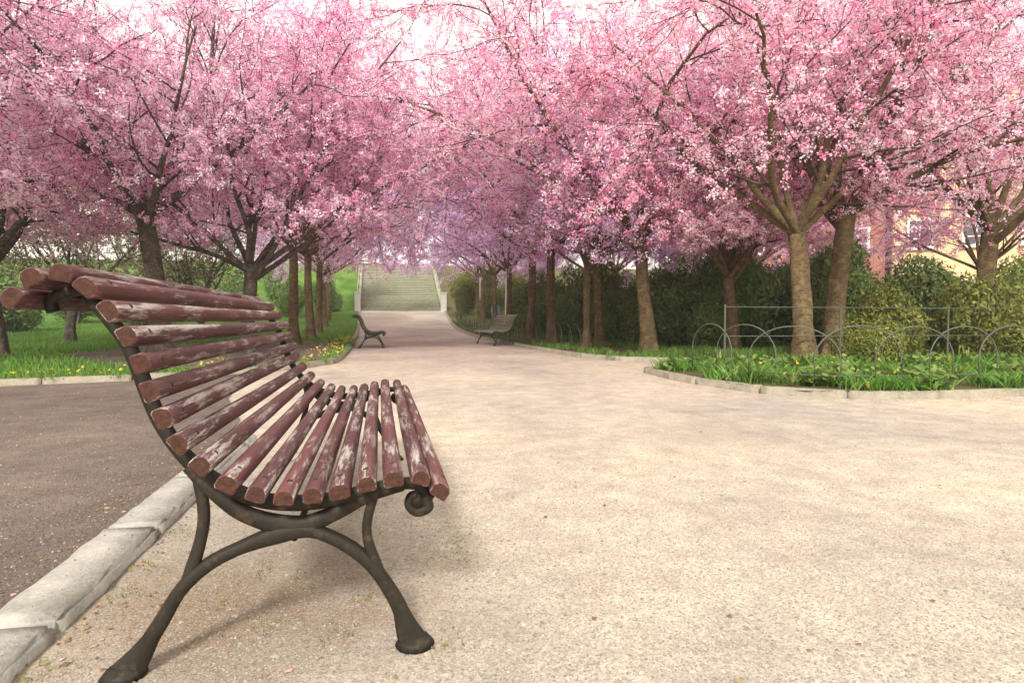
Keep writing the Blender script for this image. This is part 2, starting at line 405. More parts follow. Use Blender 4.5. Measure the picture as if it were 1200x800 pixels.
scatter_bits('loose_stones', pb, .0052, M['pebble'], 'coarser grey and buff stones lying on the gravel path', 'stones', .6)
def drift(path, n, side, z):
    P = np.array(path); k = nrg.integers(0, len(P)-1, n); t = nrg.random((n, 1)); q = P[k, :2]*(1-t)+P[k+1, :2]*t
    tg = P[k+1, :2]-P[k, :2]; tg /= np.linalg.norm(tg, axis=1, keepdims=True)+1e-9
    q = q+np.stack([-tg[:, 1], tg[:, 0]], 1)*side*(.11+np.abs(nrg.normal(0, .16, (n, 1)))**1.3)
    return np.stack([q[:, 0], q[:, 1], np.array([zf(v) for v in q[:, 1]])+z], 1)
dr = np.concatenate([drift(KI, 900, -1, .004), drift(KR[10:50], 900, 1, .004), drift(KL[22:60], 700, -1, .004), drift([(-.87, -.5), (-.87, 4)], 240, -1, .004), drift([(-.87, -.5), (-.87, 4)], 260, 1, .010)])
scatter_bits('kerb_litter', dr, .0062, M['litter'], 'drift of dry scraps and petals gathered along the kerbs', 'litter', .25)
p3 = ground_pts(420, 1.2, 14, .004)
p3 = p3[~in_poly(p3[:, 0], p3[:, 1], ISL) & ~in_poly(p3[:, 0], p3[:, 1], LAWN)]
p3[:, 2] = np.where(in_poly(p3[:, 0], p3[:, 1], SOIL), .012, .006)
scatter_bits('ground_litter', p3, .0055, M['litter'], 'small dry leaf scraps and fallen petals on the ground', 'litter', .25)

# ------------------------------------------------------------------ park bench
SLATS = [(.132, .383), (.088, .417), (.026, .418), (-.033, .408), (-.091, .396), (-.148, .389), (-.206, .390), (-.262, .401),
         (-.319, .427), (-.371, .467), (-.411, .516), (-.441, .570), (-.462, .627), (-.480, .684), (-.503, .741), (-.537, .793),
         (-.574, .840), (-.621, .867), (-.673, .858), (-.705, .818)]
def sweep(path, widths, thick, n=40, dx=0.0):
    """Flat cast bar along an (x,z) path, 'thick' deep along y, rounded edges."""
    P = smooth_path([(a, b, 0) for a, b in path], n)[:, :2]
    T = np.gradient(P, axis=0); T /= np.linalg.norm(T, axis=1, keepdims=True)+1e-9; N = np.stack([-T[:, 1], T[:, 0]], 1)
    w = np.interp(np.linspace(0, 1, n), np.linspace(0, 1, len(widths)), widths)/2
    sec = [(1, .45), (.7, .9), (0, 1.0), (-.7, .9), (-1, .45), (-1, -.45), (-.7, -.9), (0, -1.0), (.7, -.9), (1, -.45)]; k = len(sec)
    V = []
    for i in range(n):
        for u, v in sec:
            q = P[i]+N[i]*w[i]*u; V.append((q[0], v*thick/2+dx, q[1]))
    bm = bmesh.new(); vs = [bm.verts.new(v) for v in V]
    for i in range(n-1):
        for j in range(k): bm.faces.new((vs[i*k+j], vs[i*k+(j+1) % k], vs[(i+1)*k+(j+1) % k], vs[(i+1)*k+j]))
    bm.faces.new(vs[:k]); bm.faces.new(list(reversed(vs[-k:])))
    bmesh.ops.recalc_face_normals(bm, faces=bm.faces)
    return bm

def make_bench(name, slat_m, end_m, iron_m, length, seed):
    r = random.Random(seed); root = empty(name)
    bm = bmesh.new(); bmesh.ops.create_cone(bm, cap_ends=True, segments=10, radius1=.0075, radius2=.0045, depth=.004)
    bolt_me = bm_mesh('bolt', bm, iron_m)
    n = len(SLATS); P = [Vector((a, 0, b)) for a, b in SLATS]
    for i, c in enumerate(P):
        t = (P[min(i+1, n-1)]-P[max(i-1, 0)]).normalized(); ang = math.atan2(t.z, t.x)
        bm = bmesh.new()
        w, h = .0215*r.uniform(.95, 1.05), .0175*r.uniform(.95, 1.06)
        sec = [(-w, -h*.75), (-w*.8, -h), (w*.8, -h), (w, -h*.75), (w, h*.25), (w*.62, h*.9), (0, h*1.06), (-w*.62, h*.9), (-w, h*.25)]
        rings = []; K = 10; bow = r.uniform(-.004, .004); e0, e1 = r.uniform(-.006, .006), r.uniform(-.006, .006)
        for q in range(K+1):
            y = e0+(length+e1-e0)*q/K; off = bow*math.sin(math.pi*q/K)
            rings.append([bm.verts.new((u+off+r.uniform(-.0006, .0006), y, v+r.uniform(-.0006, .0006))) for u, v in sec])
        for q in range(K):
            for j in range(len(sec)):
                f = bm.faces.new((rings[q][j], rings[q][(j+1) % 9], rings[q+1][(j+1) % 9], rings[q+1][j])); f.smooth = True
        f0 = bm.faces.new(rings[0]); f1 = bm.faces.new(rings[-1]); f0.material_index = f1.material_index = 1
        bmesh.ops.bevel(bm, geom=list(f0.edges)+list(f1.edges), offset=.0025, segments=1, affect='EDGES')
        bmesh.ops.recalc_face_normals(bm, faces=bm.faces)
        me = bm_mesh('slat', bm, slat_m); me.materials.append(end_m)
        o = link('slat', me, root, c, (0, -(ang+math.pi)+r.uniform(-.05, .05), r.uniform(-.0015, .0015)))
        for y in (.075, length-.075):                    # coach bolt heads over the frames
            link('bolt', bolt_me, o, (0, y, .0178))
    # cast iron end frames
    sup = []
    for i, c in enumerate(P):
        t = (P[min(i+1, n-1)]-P[max(i-1, 0)]).normalized(); nn = Vector((t.z, 0, -t.x)) * -1     # under / behind the slats
        q = c-Vector((-t.z, 0, t.x))*-.034 if False else c+Vector((t.z, 0, -t.x))*-.0
        under = Vector((-t.z, 0, t.x))
        if i < 8 and under.z > 0: under = -under
        if i >= 8 and under.x > 0 and i < 17: under = -under
        if i >= 17: under = Vector((-.585, 0, .79))-c; under.normalize()
        d = .033
        sup.append((c+under*d).to_tuple())
    sp = [(a, c) for a, b, c in sup]
    sp[0] = (.112, .352); sp[1] = (.080, .384)
    sp = sp[:18]+[(-.655, .826), (-.672, .808), (-.668, .79)]
    scroll = [(.104+.0, .345)]+[(.083+.03*math.cos(a)*(1-.12*k), .345+.03*math.sin(a)*(1-.12*k)) for k, a in enumerate([-.6, -1.6, -2.7, -3.7, -4.6])]
    for y in (.075, length-.075):
        fr = link('side_frame', bm_mesh('side_frame', sweep(sp, [.024, .03, .034, .034, .03, .03, .026, .022], .03, 110, 0), iron_m, True), root, (0, y, 0))
        link('seat_scroll', bm_mesh('seat_scroll', sweep([(.112, .36)]+scroll, [.026, .026, .02, .014], .032, 40), iron_m, True), fr)
        bm = bmesh.new(); bmesh.ops.create_cone(bm, cap_ends=True, segments=20, radius1=.022, radius2=.022, depth=.026)
        bmesh.ops.bevel(bm, geom=bm.edges[:], offset=.005, segments=2, affect='EDGES')
        link('scroll_boss', bm_mesh('scroll_boss', bm, iron_m, True), fr, (.083, 0, .347), (math.pi/2, 0, 0))
        link('leg_arch', bm_mesh('leg_arch', sweep([(-.553, -.004), (-.520, .040), (-.479, .105), (-.425, .190), (-.341, .250), (-.195, .293), (-.111, .269), (-.030, .205), (.030, .112), (.056, .04), (.075, -.004)],
             [.07, .036, .030, .030, .028, .042, .028, .030, .030, .036, .07], .032, 60), iron_m, True), fr)
        link('seat_arch', bm_mesh('seat_arch', sweep([(-.415, .452), (-.372, .40), (-.30, .338), (-.195, .303), (-.11, .325), (-.03, .362), (.05, .382)],
             [.026, .03, .036, .046, .034, .028, .022], .030, 40), iron_m, True), fr)
        link('strut', bm_mesh('strut', sweep([(-.398, .43), (-.386, .36), (-.390, .30), (-.415, .215), (-.44, .165)], [.02, .024, .024, .028, .02], .026, 24), iron_m, True), fr)
        link('strut', bm_mesh('strut', sweep([(-.012, .375), (-.030, .32), (-.034, .27), (-.018, .21), (.005, .155)], [.02, .022, .022, .026, .02], .026, 24), iron_m, True), fr)
        for xx in (-.553, .075):                         # cast foot pad
            bm = bmesh.new(); bmesh.ops.create_cone(bm, cap_ends=True, segments=14, radius1=.05, radius2=.032, depth=.022)
            bmesh.ops.bevel(bm, geom=bm.edges[:], offset=.004, segments=2, affect='EDGES')
            link('foot', bm_mesh('foot', bm, iron_m, True), fr, (xx, 0, .008))
    for zz, xx in ((.278, -.195),):                      # stretcher tying the two frames
        V, F = tubes(np.array([[(xx, .07, zz), (xx, length/2, zz-.004), (xx, length-.07, zz)]]), np.full((1, 3), .009), 8)
        link('tie_rod', np_mesh('tie_rod', V, F, iron_m, True), root)
    return root

b0 = make_bench('park_bench', M['slat'], M['slat_end'], M['iron'], 2.12, 5)
b0.location = (0, 1.385, .004)
tag(b0, 'large park bench with worn maroon wooden slats and dark iron frame', 'bench')
b1 = make_bench('park_bench', M['slat_far'], M['slat_far_end'], M['iron_green'], 1.9, 6)
b1.location = (0.0, 16.45, .004)
tag(b1, 'small dark green slatted bench standing against the lawn kerb', 'bench')
b2 = make_bench('park_bench', M['slat_pale'], M['slat_far_end'], M['iron_green'], 1.9, 8); b2.location = (3.0, 18.9, .004+zf(18.5)); b2.rotation_euler = (0, 0, math.pi+.12)
tag(b2, 'small grey-green slatted bench standing beside the iron hoop fence', 'bench')

# ------------------------------------------------------------------ staircase
ST_X0, ST_X1, ST_Y, ST_Z = -1.5, 4.75, 49.25, zf(49.2)
st = empty('stone_staircase', ((ST_X0+ST_X1)/2, ST_Y, ST_Z)); tag(st, 'broad flight of mossy stone steps closing the avenue', 'staircase')
NS, RISE, TREAD = 28, .165, .37
WS = ST_X1-ST_X0; YB = TREAD+.3                     # one step: riser block set back under a projecting tread slab
prof = [(.05, -RISE/2), (.05, RISE/2-.06), (0, RISE/2-.055), (-.005, RISE/2-.012), (.008, RISE/2), (YB, RISE/2), (YB, -RISE/2)]
bm = bmesh.new(); pa = [bm.verts.new((-WS/2, y-YB/2, z)) for y, z in prof]; pb_ = [bm.verts.new((WS/2, y-YB/2, z)) for y, z in prof]
for i in range(len(prof)): bm.faces.new((pa[i], pb_[i], pb_[(i+1) % len(prof)], pa[(i+1) % len(prof)]))
bm.faces.new(pa); bm.faces.new(list(reversed(pb_))); bmesh.ops.recalc_face_normals(bm, faces=bm.faces)
step_me = bm_mesh('step', bm, M['step'])
for i in range(NS):
    o = link('step', step_me, st, (rnd.uniform(-.015, .015), i*TREAD+.3, (i+.5)*RISE-i*.0005), (0, 0, rnd.uniform(-.002, .002)))
def box_mesh(name, sx, sy, sz, mat, bev=.01):
    bm = bmesh.new(); bmesh.ops.create_cube(bm, size=1)
    for v in bm.verts: v.co = Vector((v.co.x*sx, v.co.y*sy, (v.co.z+.5)*sz))
    if bev: bmesh.ops.bevel(bm, geom=bm.edges[:], offset=bev, segments=2, affect='EDGES')
    return bm_mesh(name, bm, mat)
half = (ST_X1-ST_X0)/2
for s in (-1, 1):
    bm = bmesh.new(); L = NS*TREAD; prof = [(0, -.3), (0, .35), (L, NS*RISE+.35), (L, -.3)]
    a = [bm.verts.new((-.17, y, z)) for y, z in prof]; b = [bm.verts.new((.17, y, z)) for y, z in prof]
    bm.faces.new(a); bm.faces.new(list(reversed(b)))
    for i in range(4): bm.faces.new((a[i], b[i], b[(i+1) % 4], a[(i+1) % 4]))
    bmesh.ops.recalc_face_normals(bm, faces=bm.faces)
    bmesh.ops.bevel(bm, geom=bm.edges[:], offset=.02, segments=2, affect='EDGES')
    link('cheek_wall', bm_mesh('cheek_wall', bm, M['step']), st, (s*(half+.19), .1, 0))
    pl = link('pillar', box_mesh('pillar', .44, .44, 1.5, M['pale_stone'], .02), st, (s*(half+.2), -.16, -.1))
    link('cap_stone', box_mesh('cap_stone', .54, .54, .1, M['pale_stone'], .02), pl, (0, 0, 1.5))
    r0 = empty  # handrail
    V, F = tubes(np.array([[(0, -.1, 1.15), (0, L/2, NS*RISE/2+1.15), (0, L, NS*RISE+1.15)]]), np.full((1, 3), .03), 8)
    hr = link('handrail', np_mesh('handrail', V, F, M['iron_grey'], True), st, (s*(half+.19), .3, 0))
    for q in range(7):
        yy = q/6*L; V, F = tubes(np.array([[(0, yy, yy/L*NS*RISE+.3), (0, yy, yy/L*NS*RISE+1.15)]]), np.full((1, 2), .022), 6)
        link('baluster', np_mesh('baluster', V, F, M['iron_grey'], True), hr)
kerb('kerb', [(-1.5, 48.75), (5.0, 48.75)], .22, .06, M['pale_stone'], (.9, 1.3), 9)

# slim pale posts beyond the hedge
def lamp_post(x, y, h, label):
    root = empty('pale_post', (x, y, zf(y)))
    V, F = tubes(np.array([[(0, 0, -.1), (0, 0, h*.5), (0, 0, h)]]), np.array([[.10, .095, .085]]), 12)
    link('shaft', np_mesh('shaft', V, F, M['white'], True), root)
    link('base', box_mesh('base', .32, .32, .25, M['pale_stone'], .02), root)
    link('cap', box_mesh('cap', .24, .24, .06, M['white'], .01), root, (0, 0, h))
    tag(root, label, 'post')
lamp_post(7.1, 44, 3.4, 'slim pale post closest to the stone staircase, in front of yellow-green bushes')
lamp_post(7.4, 36, 3.0, 'slim pale post between the yellow-green bushes and dark hedge')
lamp_post(8.9, 27.5, 2.6, 'slim pale post showing between trunks in front of the dark hedge')
bn = empty('litter_bin', (7.0, 37.5, zf(37.5)))
bm = bmesh.new(); bmesh.ops.create_cone(bm, cap_ends=True, segments=20, radius1=.24, radius2=.29, depth=.75)
bmesh.ops.bevel(bm, geom=bm.edges[:], offset=.012, segments=2, affect='EDGES')
link('drum', bm_mesh('drum', bm, M['teal'], True), bn, (0, 0, .55))
V, F = tubes(np.array([[(0, 0, -.1), (0, 0, .3)]]), np.full((1, 2), .05), 8); link('post', np_mesh('post', V, F, M['iron_grey'], True), bn)
bm = bmesh.new(); bmesh.ops.create_cone(bm, cap_ends=True, segments=20, radius1=.31, radius2=.18, depth=.12)
link('lid', bm_mesh('lid', bm, M['teal'], True), bn, (0, 0, .985))
tag(bn, 'small teal litter bin standing among the bushes near the staircase', 'litter bin')

# ------------------------------------------------------------------ iron hoop fence
def hoop_fence(path, w, h, step, mat, label, skip=()):
    P = np.array(path); s = np.concatenate([[0], np.cumsum(np.linalg.norm(np.diff(P, axis=0), axis=1))])
    root = empty('hoop_fence', (P[0][0], P[0][1], zf(P[0][1]))); tag(root, label, 'fence')
    R0 = root.location
    th = np.linspace(0, math.pi, 13)
    prof = [(-w/2, -.1), (-w/2, h*.35)]+[(-w/2*math.cos(t), h*.5+h*.5*math.sin(t)) for t in th]+[(w/2, h*.35), (w/2, -.1)]
    A = smooth_path([(a, 0, b) for a, b in prof], 30)
    V, F = tubes(A[None], np.full((1, 30), .0075), 7); me = np_mesh('hoop', V, F, mat, True)
    d = w/2; i = 0
    while d < s[-1]-w/2:
        x, y = [np.interp(d, s, P[:, j]) for j in (0, 1)]; x2, y2 = [np.interp(d+.1, s, P[:, j]) for j in (0, 1)]
        link('hoop', me, root, Vector((x, y, zf(y)+.05))-R0+Vector((rnd.uniform(-.01, .01), rnd.uniform(-.01, .01), rnd.uniform(-.015, .01))),
             (rnd.uniform(-.05, .05), rnd.uniform(-.04, .04), math.atan2(y2-y, x2-x)+rnd.uniform(-.05, .05)))
        d += step; i += 1
    for z in (.14,):
        Q = np.stack([np.interp(np.linspace(.05, s[-1]-.05, 40), s, P[:, j]) for j in (0, 1)], 1)
        L = np.array([[(x-R0.x, y-R0.y, zf(y)+.05+z-R0.z) for x, y in Q]])
        V, F = tubes(L, np.full((1, 40), .008), 6); link('rail', np_mesh('rail', V, F, mat, True), root)
def offset_path(path, d):
    P = np.array(path)[:, :2]; T = np.gradient(P, axis=0); T /= np.linalg.norm(T, axis=1, keepdims=True)
    return P+np.stack([-T[:, 1], T[:, 0]], 1)*d
hoop_fence(offset_path(KI[6:34], .32), .9, .66, .62, M['iron_grey'], 'grey iron hoop fence edging the leafy island bed by the gravel')
hoop_fence(offset_path(KR[22:66], -.35), .8, .62, .62, M['iron_green'], 'dark iron hoop fence running along the kerb towards the staircase')
def rail_fence(p0, p1, h, n, mat, label):
    a, b = Vector((p0[0], p0[1], zf(p0[1]))), Vector((p1[0], p1[1], zf(p1[1])))
    root = empty('rail_fence', a); tag(root, label, 'fence')
    V, F = tubes(np.array([[(0, 0, -.1), (0, 0, h)]]), np.full((1, 2), .017), 8); me = np_mesh('post', V, F, mat, True)
    for i in range(n+1): link('post', me, root, (b-a)*i/n)
    for z in (h*.5, h-.04):
        V, F = tubes(np.array([[Vector((0, 0, z)), (b-a)/2+Vector((0, 0, z-.012)), (b-a)+Vector((0, 0, z))]]), np.full((1, 3), .009), 6)
        link('rail', np_mesh('rail', V, F, mat, True), root)
rail_fence((5.3, 8.75), (15.5, 8.4), 1.0, 5, M['iron_grey'], 'thin grey post and rail fence between island bed and dark shrubs')

# ------------------------------------------------------------------ trees
def rperp(r, d):
    v = Vector((r.gauss(0, 1), r.gauss(0, 1), r.gauss(0, 1))); v -= d*v.dot(d)
    return v.normalized()

def tree_skeleton(seed, trunk_h, r0, R, limbs, n2=8, n3=6, n4=5, lean=(0, 0), droop=.02, zmin=1.8):
    r = random.Random(seed); out = {0: [], 1: [], 2: [], 3: [], 4: []}
    def run(p, d, L, n, rad0, rad1, jit, up, lvl):
        pts = [p.copy()]; d = d.normalized(); q = p.copy(); dirs = [d.copy()]
        for i in range(n):
            t = (i+1)/n
            d = (d+Vector((r.gauss(0, jit), r.gauss(0, jit), r.gauss(0, jit)+up*(1-2*t)))).normalized()
            if lvl > 1 and q.z < zmin+.25: d = (d+Vector((0, 0, .55))).normalized()
            q = q+d*L/n; pts.append(q.copy()); dirs.append(d.copy())
        rad = [rad0+(rad1-rad0)*(i/n)**.8 for i in range(n+1)]
        out[lvl].append((pts, rad, dirs)); return pts, rad, dirs
    tp, tr_, td = run(Vector((0, 0, -.08)), Vector((lean[0], lean[1], 1)), trunk_h+.08, 9, r0, r0*.82, .022, 0, 0)
    for i, f in enumerate((1.7, 1.22, 1.06)): tr_[i] = r0*f
    top = tp[-1]
    for az, inc, L in limbs:
        a = math.radians(az+r.uniform(-6, 6)); c = math.radians(inc)
        d = Vector((math.sin(a)*math.sin(c), math.cos(a)*math.sin(c), math.cos(c)))
        lp, lr, ld = run(tp[-1-r.choice((0, 0, 1))]-d*.05, d, L, 9, r0*.44*min(1, L/R+.2), .016, .10, .05+(.03 if inc > 60 else 0), 1)
        for k in range(n2):
            t = .2+.8*(k+r.random()*.8)/n2; i = min(int(t*9), 8); f = t*9-i
            p = lp[i].lerp(lp[i+1], min(f, 1)); ang = math.radians(r.uniform(32, 70)); pv = rperp(r, ld[i]); pv.z += .12; pv.normalize()
            d2 = ld[i]*math.cos(ang)+pv*math.sin(ang)
            L2 = R*.46*(1.1-.5*t)*r.uniform(.65, 1.25)
            bp, br, bd = run(p, d2, L2, 6, max(.011, lr[i]*.5), .007, .13, .02-droop, 2)
            for m in range(n3):
                t3 = .15+.85*(m+r.random()*.8)/n3; i3 = min(int(t3*6), 5)
                p3 = bp[i3].lerp(bp[i3+1], min(t3*6-i3, 1)); ang = math.radians(r.uniform(30, 75))
                d3 = bd[i3]*math.cos(ang)+rperp(r, bd[i3])*math.sin(ang)
                cp, cr, cd = run(p3, d3, R*.22*r.uniform(.6, 1.35), 4, .007, .004, .15, -droop, 3)
                for w in range(n4):
                    t4 = .1+.9*(w+r.random()*.8)/n4; i4 = min(int(t4*4), 3)
                    p4 = cp[i4].lerp(cp[i4+1], min(t4*4-i4, 1)); ang = math.radians(r.uniform(30, 80))
                    d4 = cd[i4]*math.cos(ang)+rperp(r, cd[i4])*math.sin(ang)
                    run(p4, d4, r.uniform(.18, .52)*R/4.5, 3, .004, .0022, .16, -droop*1.5, 4)
    return out

def tree_meshes(name, sk, rng, petal, bark, spacing=.075, psize=.0145, per=10, spread=.029, keep=1.0):
    def arr(l):
        return np.array([[tuple(p) for p in b[0]] for b in l]), np.array([b[1] for b in l])
    P, Rr = arr(sk[0]); K0 = P.shape[1]; q = np.linspace(0, K0-1, 40)
    P = np.stack([np.interp(q, np.arange(K0), P[0, :, j]) for j in range(3)], 1)[None]; Rr = np.interp(q, np.arange(K0), Rr[0])[None]
    V0 = tubes(P, Rr, 24)
    A = V0[0].reshape(40, 24, 3); c0 = P[0][:, None, :]; th = np.arange(24)*2*np.pi/24; zz = P[0][:, 2][:, None]; f1, f2, f3 = rng.uniform(0, 6.28, 3)
    bulge = 1+.07*np.sin(3*th+f1+zz*1.3)+.05*np.sin(5*th+f2-zz*2.1)+.035*np.sin(zz*9+f3+2*th)+.16*np.exp(-np.maximum(zz, 0)*5)*np.sin(5*th+f1)+rng.normal(0, .018, (40, 24))
    V0 = ((c0+(A-c0)*bulge[:, :, None]).reshape(-1, 3), V0[1])
    P, Rr = arr(sk[1]); V1 = tubes(P, Rr*(1+rng.normal(0, .05, Rr.shape)), 10)
    trunk = np_mesh('trunk', *merge([V0, V1]), bark, True)
    P, Rr = arr(sk[2]); a = tubes(P, Rr, 6); P, Rr = arr(sk[3]); b = tubes(P, Rr, 4); P, Rr = arr(sk[4]); c = tubes(P, Rr, 3)
    twigs = np_mesh('branches', *merge([a, b, c]), M['twig'], True)
    # blossom clusters along the thin branches
    C = []
    for lvl, t0 in ((2, .45), (3, .1), (4, .1)):
        P, _ = arr(sk[lvl]); K = P.shape[1]
        L = np.linalg.norm(np.diff(P, axis=1), axis=2).sum(1); n = np.maximum((L*(1-t0)/spacing).astype(int), 1)
        idx = np.repeat(np.arange(len(P)), n); t = (t0+(1-t0)*rng.random(len(idx)))*(K-1)
        i = np.minimum(t.astype(int), K-2); f = (t-i)[:, None]
        C.append(P[idx, i]*(1-f)+P[idx, i+1]*f)
    C = np.concatenate(C); C = C[rng.random(len(C)) < keep]
    n = len(C)
    # clumpy tone: low frequency over the crown plus per cluster variation
    ph = rng.uniform(0, 6.28, 6)
    low = (np.sin(C[:, 0]*1.7+ph[0])+np.sin(C[:, 1]*1.9+ph[1])+np.sin(C[:, 2]*2.3+ph[2])+np.sin((C[:, 0]+C[:, 1])*3.1+ph[3]))/8
    tone = np.clip(.52+low*.5+rng.normal(0, .2, n), 0, 1); tone = np.where(rng.random(n) < .26, rng.uniform(.8, 1, n), tone)
    ctr = np.repeat(C, per, axis=0)+rng.normal(0, 1, (n*per, 3))*spread
    m = n*per
    u = rng.normal(0, 1, (m, 3)); u /= np.linalg.norm(u, axis=1, keepdims=True)
    v = np.cross(u, rng.normal(0, 1, (m, 3))); v /= np.linalg.norm(v, axis=1, keepdims=True); w = np.cross(u, v)
    sz = (psize*rng.uniform(.7, 1.35, m))[:, None]
    q = np.stack([ctr-u*sz*1.1, ctr+v*sz+w*sz*.35, ctr+u*sz*1.15, ctr-v*sz+w*sz*.35], 1)
    F = np.arange(m*4).reshape(-1, 4)
    crown = np_mesh('crown', q.reshape(-1, 3), F, petal, False, np.clip(np.repeat(tone, per)+rng.normal(0, .1, m), 0, 1))
    return trunk, twigs, crown

def place_tree(name, ms, loc, rz, sc, label, cat='tree', group=None, mats=None):
    root = empty(name, (loc[0], loc[1], zf(loc[1])+.03), rz); root.scale = (sc, sc, sc)
    for nm, me in zip(('trunk', 'branches', 'crown'), ms):
        o = link(nm, me, root)
        if nm != 'trunk': o['kind'] = 'stuff'
    tag(root, label, cat, group); return root

def with_mat(me, mat):
    c = me.copy(); c.materials.clear(); c.materials.append(mat); return c
YAW = 12.1       # azimuths below are clockwise from +Y
g = np.random.default_rng(11)
# rose tree of the island: low fork, one long level limb
skA = tree_skeleton(21, 2.15, .165, 4.6, [(100, 66, 4.0), (285, 40, 4.6), (310, 58, 4.8), (330, 22, 5.0), (60, 30, 4.8), (170, 48, 4.4), (240, 62, 4.2), (20, 55, 4.2), (130, 26, 4.6)], 9, 7, 5, (-.06, 0), zmin=1.55)
mA = tree_meshes('a', skA, g, M['petal_coral'], M['bark_moss'], keep=.68)
# pink tree with high fork
skB = tree_skeleton(33, 2.7, .185, 4.8, [(285, 64, 4.8), (100, 58, 4.6), (120, 30, 4.8), (200, 50, 4.6), (330, 42, 4.6), (30, 45, 4.6), (250, 28, 5.0), (70, 20, 4.8), (160, 68, 4.2)], 9, 7, 5, (.02, 0), zmin=2.75)
mB = tree_meshes('b', skB, g, M['petal_pink'], M['bark'], keep=.66)
# low vase shaped tree
skC = tree_skeleton(45, 1.75, .15, 4.2, [(285, 58, 3.8), (310, 30, 4.2), (20, 15, 4.4), (100, 62, 4.6), (80, 42, 4.2), (95, 46, 5.8), (75, 40, 5.8), (115, 44, 5.4), (180, 50, 4.0), (230, 62, 3.8), (140, 25, 4.2)], 8, 7, 5, (.0, 0), zmin=2.2)
mC = tree_meshes('c', skC, g, M['petal_pink'], M['bark'])
# avenue trees further off
skD = tree_skeleton(57, 2.0, .098, 4.3, [(10, 50, 4.2), (70, 62, 4.2), (130, 40, 4.2), (190, 58, 4.2), (250, 45, 4.2), (310, 64, 4.2), (0, 12, 4.4), (220, 20, 4.4)], 8, 6, 4)
mD = tree_meshes('d', skD, g, M['petal_lilac'], M['bark_moss'], .06, .019, 6, .04, .68)
mDp = (mD[0], mD[1], with_mat(mD[2], M['petal_pink']))
skF = tree_skeleton(81, 2.3, .145, 5.0, [(270, 50, 6.6), (295, 52, 6.4), (245, 50, 6.2), (280, 36, 6.2), (320, 40, 5.4), (20, 45, 4.8), (90, 50, 4.6), (160, 45, 5.0), (210, 40, 5.4), (60, 18, 5.2)], 10, 7, 5, (-.03, 0), zmin=1.9)
mF = tree_meshes('f', skF, g, M['petal_coral'], M['bark_moss'], keep=.85)
mBc = (with_mat(mB[0], M['bark_moss']), mB[1], with_mat(mB[2], M['petal_coral']))
mCc = (with_mat(mC[0], M['bark_moss']), mC[1], with_mat(mC[2], M['petal_coral']))
# budding trees behind the lawn
skE = tree_skeleton(69, 1.1, .13, 3.6, [(10, 40, 3.8), (80, 50, 3.6), (150, 36, 3.8), (220, 52, 3.6), (290, 44, 3.6), (330, 14, 4.2)], 8, 6, 4)
mE = tree_meshes('e', skE, g, M['bud_olive'], M['bark'], .075, .02, 3, .03, .8)

R = math.radians
place_tree('cherry_tree', mA, (6.9, 8.96), 0, 1.0, 'rose-pink cherry tree with mossy trunk and long level limb above the island bed')
place_tree('cherry_tree', mBc, (8.3, 9.95), R(140), 1.0, 'rose-pink cherry tree with thick trunk rising just behind the island tree', 'tree')
place_tree('cherry_tree', mA, (13.3, 11.4), R(200), 1.25, 'rose-pink cherry tree among the shrubs in front of the ochre house')
place_tree('cherry_tree', mCc, (7.85, 12.6), R(60), .95, 'rose-pink cherry tree with leaning trunk close to the dark shrubs')
place_tree('cherry_tree', mB, (-4.2, 13.2), 0, 1.0, 'pink cherry tree with high fork and thick trunk beyond the maroon bench')
place_tree('cherry_tree', mC, (-2.75, 13.9), 0, 1.0, 'pink cherry tree with low vase-shaped fork on bare soil by the lawn kerb')
place_tree('cherry_tree', mC, (-7.2, 13.6), R(120), 1.05, 'pink cherry tree on the lawn farthest from the gravel avenue')
place_tree('cherry_tree', mB, (-7.6, 9.6), R(70), 1.0, 'pink cherry tree on the lawn corner with branches overhanging the brown soil')
ORD = ['first', 'second', 'third', 'fourth', 'fifth', 'sixth', 'seventh', 'eighth', 'ninth', 'tenth']
GR, GL, GB = 'cherry trees along the hoop fence side of the avenue', 'cherry trees along the lawn side of the avenue', 'cherry trees behind the evergreen screen'
for i, (x, y, rz, sc, ms) in enumerate([(5.8, 12.6, 0, 1.08, mF), (4.95, 14.4, 250, .95, mD), (5.75, 15.6, 100, 1.25, mDp), (5.0, 17.6, 200, 1.4, mD), (5.15, 21, 310, 1.45, mD), (5.3, 25.4, 45, 1.3, mD), (5.7, 30.5, 160, 1.35, mD), (6.0, 36.5, 270, 1.35, mD), (6.6, 42.5, 20, 1.35, mD)]):
    place_tree('cherry_tree', ms, (x, y), R(rz), sc, ('rose-pink' if ms is mF else 'pink' if ms is mDp else 'lilac-pink')+' cherry tree, '+ORD[i]+' from the island bed in the hoop fence row', 'tree', GR)
for i, (x, y, rz, sc, ms) in enumerate([(-2.4, 18.4, 80, 1.4, mDp), (-2.3, 21.8, 200, 1.4, mD), (-2.5, 26.5, 300, 1.45, mDp), (-2.7, 32, 130, 1.3, mD), (-3.0, 38, 30, 1.35, mDp), (-3.4, 44, 220, 1.35, mD)]):
    place_tree('cherry_tree', ms, (x, y), R(rz), sc, ('pink' if ms is mDp else 'lilac-pink')+' cherry tree, '+ORD[i]+' beyond the small dark bench in the lawn row', 'tree', GL)
for i, (x, y, rz, sc, ms) in enumerate([(11.5, 18.5, 40, 1.25, mD), (9.6, 24, 140, 1.3, mD), (14.5, 22, 250, 1.35, mDp), (11.5, 31, 330, 1.45, mD), (17.8, 15.2, 120, 1.1, mDp)]):
    place_tree('cherry_tree', ms, (x, y), R(rz), sc, 'pale pink cherry tree standing behind the dark evergreen shrubs', 'tree', GB)
